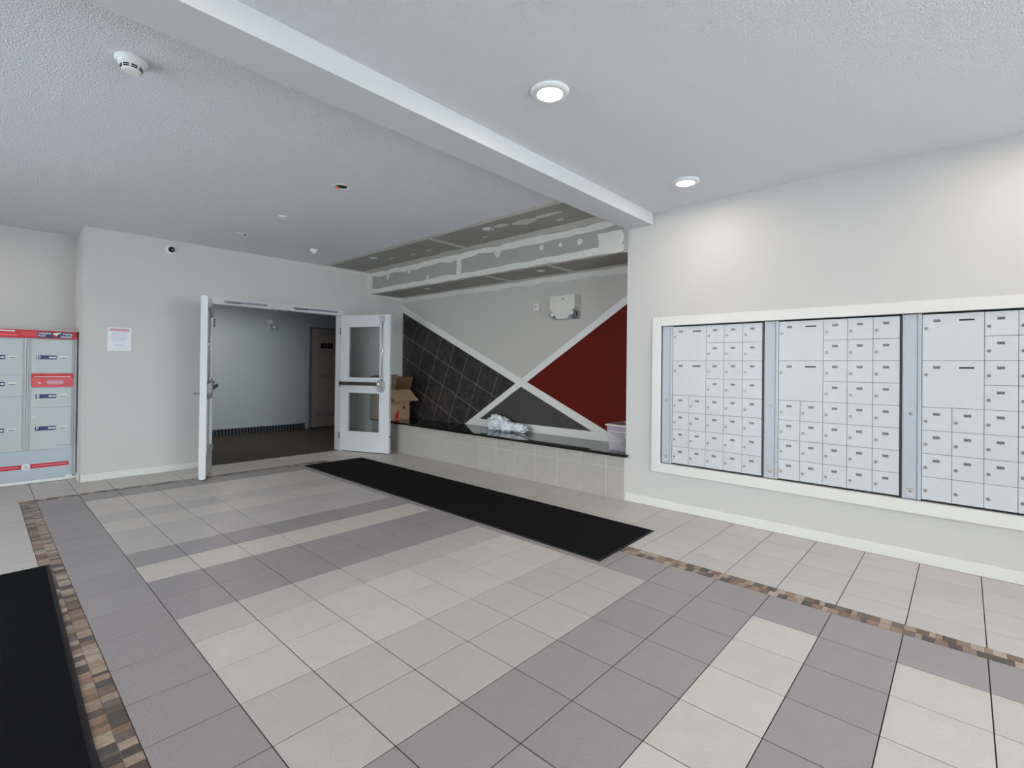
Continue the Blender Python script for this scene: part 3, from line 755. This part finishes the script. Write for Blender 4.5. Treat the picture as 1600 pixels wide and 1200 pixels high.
# ================================================================== PARCEL LOCKER
LX0, LX1, LY, LY1 = -0.74, 0.088, 3.555, 3.93
pk = thing('parcel_locker', (-0.32, 3.74, 0), 'pale grey postal parcel locker with a red header band in the recess', 'parcel locker')
b = B(); b.box(LX0, LX1, LY + .004, LY1, 0.03, 1.60, .003); b.box(LX0 + .01, LX1 - .01, LY + .02, LY1 - .02, 0.001, 0.03)
part('cabinet', b, 'lockerg', pk)
part('toe_strip', B().box(LX0, LX1 + .001, LY - .006, LY + .004, 0.004, 0.036, .002), 'white', pk)
for x in (-0.3325, -0.318, LX0 + .03, 0.052, 0.074): part('mullion', B().box(x - .005, x + .005, LY - .010, LY + .004, 0.365, 1.572, .002), 'lockerg', pk)
hd = part('header', B().box(LX0, LX1 - .008, LY - .018, LY + .004, 1.583, 1.672, .004), 'pred', pk, label='red header band')
part('header_cap', B().box(LX0, LX1, LY - .020, LY1, 1.672, 1.682, .003), 'lockerg', pk)
fy = LY - .0182
XRIGHT, ZUP = (1, 0, 0), (0, 0, 1)
def lf(x, z, y=None): return frame_mtx((x, (fy if y is None else y) - .0004, z), XRIGHT, ZUP)
part('brand_panel', B().box(-0.245, 0.043, fy - .001, fy + .001, 1.592, 1.658), 'navy', hd)
y_t = fy - .0012
text('CANADA', 0.026, lf(-0.240, 1.640, y_t), 'print', hd, align='LEFT', sx=0.95, bold=0.0006)
text('POST', 0.026, lf(-0.240, 1.612, y_t), 'print', hd, align='LEFT', sx=0.95, bold=0.0006)
text('POSTES', 0.026, lf(0.039, 1.636, y_t), 'print', hd, align='RIGHT', sx=0.9, bold=0.0006)
text('CANADA', 0.026, lf(0.039, 1.608, y_t), 'print', hd, align='RIGHT', sx=0.9, bold=0.0006)
b = B(); b.lathe([(0.001, 0), (0.024, 0), (0.024, .001), (0.001, .001)], (-0.105, y_t, 1.628), 'y', 24, -1); part('emblem', b, 'pred', hd)
b = B(); b.prism([(-0.122, y_t - .0012, 1.646), (-0.05, y_t - .0012, 1.652), (-0.060, y_t - .0012, 1.640), (-0.088, y_t - .0012, 1.632), (-0.088, y_t - .0012, 1.618), (-0.112, y_t - .0012, 1.630)], (0, -.0006, 0)); part('emblem_wing', b, 'print', hd)
for z, w, s in ((1.645, .12, 1), (1.632, .13, 1), (1.617, .11, 1)):
    part('printed_line', B().box(-0.37, -0.37 + w, fy - .0008, fy + .001, z - .003, z + .003), 'pred2', hd)
for z, t_, a, c, mk in ((1.655, .007, LX0 + .02, -0.42, 'print'), (1.612, .012, LX0 + .02, -0.40, 'pred2')):
    part('printed_line', B().box(a, c, fy - .0008, fy + .001, z - t_, z + t_), mk, hd)
def pdoor(x0, x1, z0, z1, letter, lz, key=True, lockz=None):
    d = part('locker_door', B().box(x0 + .002, x1 - .002, LY - .004, LY + .006, z0 + .002, z1 - .002, .002), 'lockerg', pk)
    y = LY - .0045; lx = x0 + 0.034
    part('label_plate', B().box(lx, lx + 0.166, y - .0008, y + .0005, lz - .022, lz + .022), 'navy', d)
    yt = y - .001
    text(letter, 0.045, lf(lx + .020, lz, yt), 'print', d, bold=0.0012)
    for q in (0.007, -0.006): part('printed_line', B().box(lx + .042, lx + .100, yt - .0006, yt, lz + q - .0032, lz + q + .0032), 'blue', d)
    b = B(); b.prism([(lx + p, yt - .0002, lz + z) for p, z in ((.104, .009), (.128, .008), (.134, .004), (.146, .009), (.158, .008), (.162, 0), (.158, -.008), (.146, -.009), (.134, -.003), (.128, -.008), (.104, -.007))], (0, -.0006, 0)); part('key_symbol', b, 'print', d)
    kx = lx + 0.195
    b = B(); b.box(kx - .006, kx + .062, y - .001, y + .0005, lz - .013, lz + .018, .0003); part('slot_plate', b, 'lens_off', d)
    part('card_slot', B().box(kx, kx + .055, y - .0022, y - .0005, lz - .0075, lz - .001), 'black', d)
    if lockz:
        b = B(); b.lathe([(0.011, 0), (0.011, .004), (0.007, .007), (0.001, .007)], (x0 + .026, y, lockz), 'y', 14, -1); part('lock', b, 'white', d)
    return d
RXa, RXb, LXa, LXb = -0.287, 0.046, -0.690, -0.352
pdoor(RXa, RXb, 1.200, 1.572, 'D', 1.377, lockz=1.257)
pdoor(RXa, RXb, 0.823, 1.048, 'E', 0.948, lockz=0.867)
dF = pdoor(RXa, RXb, 0.362, 0.823, 'F', 0.594, lockz=0.727)
text('Canada', 0.034, lf(-0.025, 0.395, LY - .0045), 'steel', dF, sx=1.0)
pdoor(LXa, LXb, 1.185, 1.572, 'A', 1.372, lockz=1.25)
pdoor(LXa, LXb, 0.952, 1.185, 'B', 1.088, lockz=1.0)
pdoor(LXa, LXb, 0.362, 0.952, 'C', 0.596, lockz=0.86)
ms = part('mail_slot_panel', B().box(RXa, RXb + .006, LY - .014, LY + .004, 1.050, 1.198, .003), 'pred2', pk, label='red outgoing mail slot panel')
part('flap_hood', B().box(RXa, RXb + .006, LY - .026, LY - .012, 1.150, 1.198, .004), 'pred', ms)
part('printed_line', B().box(RXa + .02, RXb - .015, LY - .0275, LY - .0255, 1.159, 1.165), 'print', ms)
part('printed_line', B().box(RXa + .09, RXb - .08, LY - .0275, LY - .0255, 1.184, 1.192), 'pred2', ms)
part('mail_flap', B().box(RXa + .11, RXb - .075, LY - .018, LY - .013, 1.075, 1.130, .012), 'pinkprint', ms)
b = B(); b.prism([(RXa + .045 + p, LY - .0145, 1.094 + z) for p, z in ((0, .010), (.02, .008), (.034, -.006), (.024, -.012), (.012, -.002), (0, .002))], (0, -.001, 0)); part('printed_mark', b, 'print', ms)
kp = part('kick_panel', B().box(LX0 + .02, 0.056, LY - .004, LY + .006, 0.04, 0.360, .002), 'lockerb', pk)
for a, c in ((LX0 + .03, -0.352), (-0.285, 0.026)):
    q = part('red_strip', B().box(a, c, LY - .0052, LY - .003, 0.166, 0.212), 'pred', kp)
    part('printed_line', B().box(a + .015, c - .02, LY - .006, LY - .005, 0.186, 0.193), 'pinkprint', kp)
b = B(); b.lathe([(0.001, 0), (0.035, 0), (0.035, .002), (0.001, .002)], (-0.319, LY - .004, 0.187), 'y', 24, -1); part('round_sticker', b, 'print', kp)
b = B(); b.lathe([(0.001, 0), (0.022, 0), (0.022, .001), (0.001, .001)], (-0.319, LY - .0062, 0.187), 'y', 24, -1); part('printed_mark', b, 'greyprint', kp)
part('corner_tag', B().box(0.005, 0.06, LY - .009, LY - .003, 0.036, 0.058), 'print', pk)

# ================================================================== WALL ITEMS
pn = thing('notice', (0.42, YB, 1.6), 'white notice with faded red heading on the wall beside the open door', 'notice')
part('holder', B().box(0.310, 0.532, YB - 0.006, YB - 0.0003, 1.462, 1.735, 0.002), 'white', pn)
sh = part('sheet', B().box(0.322, 0.520, YB - 0.0068, YB - 0.006, 1.474, 1.724), 'print', pn)
part('heading', B().box(0.330, 0.512, YB - 0.0074, YB - 0.0068, 1.690, 1.718), 'pinkprint', sh)
for k in range(6): part('printed_line', B().box(0.345, 0.50 - 0.012 * (k % 3), YB - 0.0073, YB - 0.0068, 1.672 - k * .018, 1.678 - k * .018), 'greyprint', sh)
part('printed_mark', B().box(0.375, 0.46, YB - 0.0073, YB - 0.0068, 1.523, 1.532), 'greyprint', sh)
sc = thing('security_camera', (0.908, YB, 2.72), 'black-eyed white dome security camera high on the wall above the notice', 'camera')
b = B(); b.lathe([(0.001, 0), (0.060, 0), (0.058, 0.012), (0.046, 0.02), (0.001, 0.02)], (0.908, YB - .0003, 2.722), 'y', 28, -1); part('base', b, 'white', sc)
b = B(); b.ball((0.908, YB - 0.016, 2.722), 0.036, 0.036, 0.036, 3); part('dome', b, 'black', sc, True)
b = B(); b.ball((0.912, YB - 0.050, 2.716), 0.009, 0.005, 0.006, 2); part('lens', b, 'white', sc, True)  # small white spot on the front of the black dome
# strobe / emergency box on the niche wall
eb = thing('emergency_light', (XN, -0.25, 1.93), 'boxy ivory emergency light with two lamp heads above the red panel', 'emergency light')
yc = -0.245; fxw = XN - 0.115
hp = [(0.190, 2.225), (0.190, 2.058), (0.155, 2.038), (0.118, 2.000), (0.098, 1.950), (0.076, 1.932)]
prof = hp + [(-p, z) for p, z in hp[::-1]]
b = B().prism([(XN - .0005, yc + p, z) for p, z in prof], (-0.115, 0, 0)); bmesh.ops.bevel(b.bm, geom=list(b.bm.edges), offset=0.006, segments=2, affect='EDGES'); part('housing', b, 'ivory', eb)
part('back_plate', B().box(XN - 0.03, XN - .0006, yc - .185, yc + .185, 1.935, 2.03, .003), 'steel', eb)
for s in (-1, 1):
    b = B(Matrix.Translation((XN - 0.085, yc + s * 0.152, 1.985)) @ Matrix.Rotation(math.radians(-62), 4, 'Y') @ Matrix.Rotation(math.radians(s * 14), 4, 'X'))
    b.lathe([(0.018, -0.03), (0.03, -0.02), (0.043, 0.026), (0.040, 0.034), (0.034, 0.028), (0.001, 0.022)], (0, 0, 0), 'z', 18); h = part('lamp_head', b, 'steel', eb)
    b = B(Matrix.Translation((XN - 0.085, yc + s * 0.152, 1.985)) @ Matrix.Rotation(math.radians(-62), 4, 'Y') @ Matrix.Rotation(math.radians(s * 14), 4, 'X'))
    b.lathe([(0.001, 0.029), (0.034, 0.0285), (0.020, 0.036), (0.001, 0.038)], (0, 0, 0), 'z', 18); part('lens', b, 'lens_off', h)
b = B().prism([(fxw - .0002, yc - .012, 2.192), (fxw - .0002, yc - .012, 2.168), (fxw - .0002, yc - .034, 2.180)], (-.001, 0, 0)); part('arrow', b, 'ink', eb)
part('printed_mark', B().box(fxw - .001, fxw - .0002, yc - .006, yc + .024, 2.176, 2.184), 'greyprint', eb)
th_ = thing('thermostat', (XN, 0.24, 2.06), 'tiny ivory wall sensor beside the boxy emergency light', 'sensor')
part('cover', B().box(XN - 0.035, XN - .0005, 0.195, 0.285, 2.065, 2.172, .006), 'ivory', th_)
part('button', B().box(XN - 0.038, XN - .034, 0.237, 0.252, 2.118, 2.134, .001), 'ink', th_)

# ================================================================== CEILING ITEMS
def downlight(x, y, label, lit=True, r=0.105, grp='round ceiling downlights', watts=LAMP_W, z=ZC, color=WARM):
    e = thing('downlight', (x, y, z), label, 'downlight', grp)
    b = B(); b.lathe([(r, -.0003), (r, -.006), (r * .92, -.016), (r * .70, -.022), (r * .66, -.018), (r * .66, -.0003)], (x, y, z), 'z', 36); part('trim_ring', b, 'white', e, True)
    b = B(); b.lathe([(0.001, -.017), (r * .66, -.017), (r * .66, -.012), (0.001, -.012)], (x, y, z), 'z', 36); part('lens', b, 'lamp' if lit else 'lens_off', e)
    if lit:
        l = bpy.data.lights.new('downlight_glow', 'AREA'); l.shape = 'DISK'; l.size = r * 1.3; l.energy = watts; l.color = color
        o = bpy.data.objects.new('downlight_glow', l); COL.objects.link(o); o.location = (x, y, z - 0.026); attach(o, e)
    return e
downlight(1.412, -2.24, 'lit round downlight in the stippled ceiling out from the beam, nearer the room centre')
downlight(3.15, -2.26, 'lit round downlight close to the wall above the mailboxes')
for x, y, w in ((-0.35, -2.24, 'beside the beam above the wide black mat'), (1.412, -4.3, 'over the pattern of tiles between the mailboxes and the entrance'), (3.15, -4.3, 'close to the far end of the mailbox wall'), (1.412, -6.2, 'just inside the glazed shopfront'), (-2.1, -4.3, 'between the glazed shopfront and the glazed entrance')):
    downlight(x, y, 'lit round downlight ' + w)
downlight(-1.0, 3.1, 'lit round downlight over the recess of the parcel locker', watts=LAMP_W * 0.7)
def ring(x, y, z, r, name, label, cat, grp=None):
    return thing(name, (x, y, z), label, cat, grp)
# open junction box with hanging wire nut
e = thing('ceiling_opening', (1.38, -0.025, ZC), 'round open ceiling box with an orange wire nut peeping out', 'ceiling box')
b = B(); b.lathe([(0.080, -.0003), (0.080, -.003), (0.05, -.004), (0.047, -.0003)], (1.38, -0.025, ZC), 'z', 28); part('cover_ring', b, 'white', e)
b = B(); b.lathe([(0.001, -.0008), (0.047, -.0008), (0.047, -.0004), (0.001, -.0004)], (1.38, -0.025, ZC), 'z', 24); part('shade_disc', b, 'black', e)  # flat black disc, coloured to stand in for shade inside the open box
b = B(); b.lathe([(0.003, -.028), (0.010, -.02), (0.012, -.0009), (0.001, -.0009)], (1.352, 0.002, ZC), 'z', 12); part('wire_nut', b, 'orange', e)
def unlit(x, y, z, label, r=0.07, eye=True):
    e = thing('downlight', (x, y, z), label, 'downlight', 'unlit ceiling fittings')
    b = B(); b.lathe([(r, -.0003), (r, -.003), (r * .8, -.006), (r * .74, -.0003)], (x, y, z), 'z', 24); part('trim_ring', b, 'white', e)
    b = B(); b.lathe([(0.001, -.0025), (r * .74, -.0025), (r * .74, -.001), (0.001, -.001)], (x, y, z), 'z', 24); part('shade_disc', b, 'darkgap', e)  # dark disc painted for the shade up inside the fitting
    if eye:
        b = B(); b.lathe([(0.001, -.010), (r * .55, -.006), (r * .6, -.0026), (0.001, -.0026)], (x - r * .1, y, z), 'z', 20); part('lens', b, 'lens_off', e)
    return e
unlit(1.375, 2.28, ZC, 'unlit flush ceiling fitting between the dome camera and the doors', 0.07)
unlit(3.086, -0.06, Z1, 'unlit recessed fitting in the upper grey drywall among white filler smears', 0.065)
unlit(3.057, 2.20, Z1, 'unlit recessed fitting in the upper grey drywall by the back wall', 0.055)
unlit(3.905, 2.06, 2.502, 'unlit recessed fitting in the lower drywall step by the back wall', 0.05)
unlit(3.925, -0.13, 2.502, 'unlit recessed fitting in the lower drywall step above the emergency light', 0.05)
# smoke detector
sx_, sy_ = -0.190, -0.846
e = thing('smoke_detector', (sx_, sy_, ZC), 'white smoke detector with dark vents on the stippled ceiling', 'smoke detector')
b = B(); b.lathe([(0.068, -.0003), (0.068, -.012), (0.062, -.018), (0.001, -.018)], (sx_, sy_, ZC), 'z', 32); part('base', b, 'white', e)
b = B(); b.lathe([(0.058, -.018), (0.056, -.030), (0.045, -.036), (0.042, -.056), (0.034, -.062), (0.001, -.064)], (sx_, sy_, ZC), 'z', 32); part('sensor_head', b, 'white', e)
for rr, zz in ((0.0438, -.042), (0.0425, -.051)):
    for k in range(8):
        a = 2 * math.pi * k / 8 + 0.1
        b = B(Matrix.Translation((sx_, sy_, ZC + zz)) @ Matrix.Rotation(a, 4, 'Z')); b.box(rr - .003, rr + .0012, -.012, .012, -.0032, .0032); part('vent', b, 'black', e)
def sprinkler(x, y, z, label, big=False):
    e = thing('sprinkler', (x, y, z), label, 'sprinkler', 'ceiling sprinklers')
    r = 0.045 if not big else 0.05
    b = B(); b.lathe([(r, -.0003), (r, -.004), (r * .6, -.012 if not big else -.035), (0.012, -.014 if not big else -.05), (0.001, -.014 if not big else -.05)], (x, y, z), 'z', 24); part('escutcheon', b, 'white', e)
    h = -.014 if not big else -.05
    b = B(); b.tube([(x - .012, y, z + h), (x - .015, y, z + h - .016), (x, y, z + h - .03)], 0.003, 6); b.tube([(x + .012, y, z + h), (x + .015, y, z + h - .016), (x, y, z + h - .03)], 0.003, 6); part('yoke', b, 'chrome', e)
    b = B(); b.lathe([(0.001, -.030), (0.018, -.031), (0.018, -.033), (0.001, -.034)], (x, y, z + h + .002), 'z', 16); part('deflector', b, 'chrome', e)
sprinkler(1.408, 1.206, ZC, 'small pendent sprinkler in the middle of the stippled ceiling')
sprinkler(2.285, 2.373, ZC, 'white cup-mounted sprinkler on the ceiling above the double doors', True)

downlight(1.9, 4.9, 'lit round downlight in the hallway ceiling', watts=LAMP_W * 3.6, z=HC, color=(1.0, 0.93, 0.86))
# ================================================================== FLOOR MATS
def mat_thing(corners, label, rim=0.022):
    cx = sum(p[0] for p in corners) / 4; cy = sum(p[1] for p in corners) / 4
    e = thing('floor_mat', (cx, cy, 0), label, 'mat')
    part('rubber_border', B().prism([(x, y, 0.0006) for x, y in corners], (0, 0, 0.004)), 'matedge', e)
    ins = []
    for x, y in corners:
        d = Vector((cx - x, cy - y)); ins.append((x + math.copysign(rim, d.x), y + math.copysign(rim, d.y)))
    b = B(); b.prism([(x, y, 0.0047) for x, y in ins], (0, 0, 0.006)); part('pile', b, 'mat', e)
mat_thing([(2.205, -2.085), (3.066, -2.060), (3.080, 2.470), (2.230, 2.462)], 'long black entrance mat laid between the doors and the mosaic strip')
mat_thing([(-2.35, -2.95), (-0.432, -2.93), (-0.356, 0.470), (-2.27, 0.49)], 'wide black entrance mat over the tiles beside the left mosaic strip')

# ================================================================== THINGS ON THE BENCH
ZT = 0.4658
# cardboard box
bx0, bx1, by0, by1, bz1 = 3.675, 4.135, 2.795, 3.215, 0.945
cb = thing('cardboard_box', ((bx0 + bx1) / 2, (by0 + by1) / 2, ZT), 'open kraft cardboard box with raised flaps on the bench behind the glazed door', 'box')
tw = 0.005
b = B(); b.box(bx0, bx1, by0, by0 + tw, ZT, bz1); b.box(bx0, bx1, by1 - tw, by1, ZT, bz1); b.box(bx0, bx0 + tw, by0 + tw, by1 - tw, ZT, bz1); b.box(bx1 - tw, bx1, by0 + tw, by1 - tw, ZT, bz1); b.box(bx0 + tw, bx1 - tw, by0 + tw, by1 - tw, ZT, ZT + tw)
part('carton', b, 'kraft', cb)
def flap(p0, p1, dirv, ln, mk='kraft', skew=0.0):
    p0, p1, d = Vector(p0), Vector(p1), Vector(dirv).normalized() * ln
    e = (p1 - p0).normalized() * skew; nrm = (p1 - p0).cross(d).normalized() * 0.004
    b = B().prism([p0, p1, p1 + d + e, p0 + d + e], nrm); return part('flap', b, mk, cb)
flap((bx0, by0 + .002, bz1), (bx1, by0 + .002, bz1), (0.12, -0.60, -0.75), 0.23, skew=0.05)
flap((bx1, by1 - .002, bz1), (bx0, by1 - .002, bz1), (0.0, -0.04, 1), 0.235, 'kraftd', skew=-.04)
flap((bx1 - .002, by0, bz1), (bx1 - .002, by1, bz1), (0.22, 0.0, 0.95), 0.21, 'kraftd', skew=-0.02)
flap((bx0 + .002, by1, bz1), (bx0 + .002, by0, bz1), (-0.10, 0.0, 1), 0.22, 'kraftd', skew=.02)
yk = by0 - .0002
for z in (0.80, 0.755, 0.725): part('printed_line', B().box(bx0 + .02, bx0 + .30, yk - .0006, yk, z - .003, z + .003), 'ink', cb)
for x in (0.30, 0.36): part('printed_line', B().box(bx0 + x, bx0 + x + .06, yk - .0006, yk, 0.755, 0.760), 'ink', cb)
b = B(); b.lathe([(0.024, 0), (0.024, .0008), (0.001, .0008), (0.001, 0)], (bx1 - .11, yk, 0.655), 'y', 20, -1); part('printed_symbol', b, 'ink', cb)
b = B(); b.prism([(bx1 - .29, yk, 0.475), (bx1 - .21, yk, 0.475), (bx1 - .21, yk, 0.625), (bx1 - .235, yk, 0.60), (bx1 - .275, yk, 0.545)], (0, -.001, 0)); part('printed_arrow', b, 'pred', cb)
# crumpled plastic bag
b = B()
b.ball((4.16, 0.80, ZT + 0.085), 0.10, 0.15, 0.098, 4, 0.42, 2.7, 3.1)
b.ball((4.14, 0.60, ZT + 0.062), 0.085, 0.12, 0.072, 4, 0.42, 2.9, 7.7)
b.ball((4.16, 0.40, ZT + 0.052), 0.075, 0.12, 0.058, 4, 0.42, 3.1, 11.2)
for v in b.bm.verts: v.co.z = max(v.co.z, ZT + 0.0006)
solo('plastic_bag', b, 'bag', 'crumpled white plastic bag bundle lying on the black granite bench', 'bag', smooth=True)
# clear plastic bin
nx0, nx1, ny0, ny1, nz1 = 3.805, 4.20, -1.125, -1.396, 0.738
bn = thing('plastic_bin', ((nx0 + nx1) / 2, (ny0 + ny1) / 2, ZT), 'clear plastic storage bin of odds and ends at the mail wall end of the bench', 'bin')
def taper(x0, x1, y0, y1, z0, z1, ins, th):
    b = B()
    def rect(i, z): return [(x0 + i, y1 + i, z), (x1 - i, y1 + i, z), (x1 - i, y0 - i, z), (x0 + i, y0 - i, z)]
    o0, o1, i1, i0 = rect(ins, z0), rect(0, z1), rect(th, z1), rect(ins + th, z0 + th)
    R_ = [[b.bm.verts.new(p) for p in L] for L in (o0, o1, i1, i0)]
    b.bm.faces.new(R_[0]); b.bm.faces.new(R_[3])
    for A, C in zip(R_, R_[1:]):
        for k in range(4): b.bm.faces.new([A[k], A[(k + 1) % 4], C[(k + 1) % 4], C[k]])
    return b
part('tub', taper(nx0 + .012, nx1 - .012, ny0 - .012, ny1 + .008, ZT, nz1, 0.022, 0.003), 'bin', bn)
b = B(); b.box(nx0, nx1, ny0, ny0 - .012, nz1 - .014, nz1 + .002, .003); b.box(nx0, nx1, ny1, ny1 + .008, nz1 - .014, nz1 + .002, .003); b.box(nx0, nx0 + .012, ny0 - .012, ny1 + .008, nz1 - .014, nz1 + .002, .003); b.box(nx1 - .012, nx1, ny0 - .012, ny1 + .008, nz1 - .014, nz1 + .002, .003)
part('rim', b, 'ivory', bn)
part('rib', B().box(nx0 + .014, nx0 + .018, ny0 - .03, ny1 + .03, nz1 - .075, nz1 - .069), 'ivory', bn)
def rag(c, r, key, name, label, cat, sd):
    b = B(); b.ball(c, *r, 3, 0.5, 2.4, sd)
    for v in b.bm.verts: v.co.z = max(v.co.z, ZT + 0.0045)
    solo(name, b, key, label, cat)
rag((4.045, -1.258, ZT + .062), (0.072, 0.056, 0.052), 'cloth', 'cloth', 'blue-grey cloth crumpled inside the clear bin', 'cloth', 2.0)
rag((3.885, -1.20, ZT + .026), (0.024, 0.024, 0.020), 'pinkcloth', 'rag', 'pale pink rag at the bottom of the clear bin', 'rag', 5.0)
b = B(Matrix.Translation((3.91, -1.285, ZT + .022)) @ Matrix.Rotation(math.radians(16), 4, 'Y') @ Matrix.Rotation(math.radians(12), 4, 'Z')); b.box(-.03, .03, -.038, .038, -.003, .003, .001)
solo('folded_card', b, 'card', 'white folded card at the bottom of the clear bin', 'card')
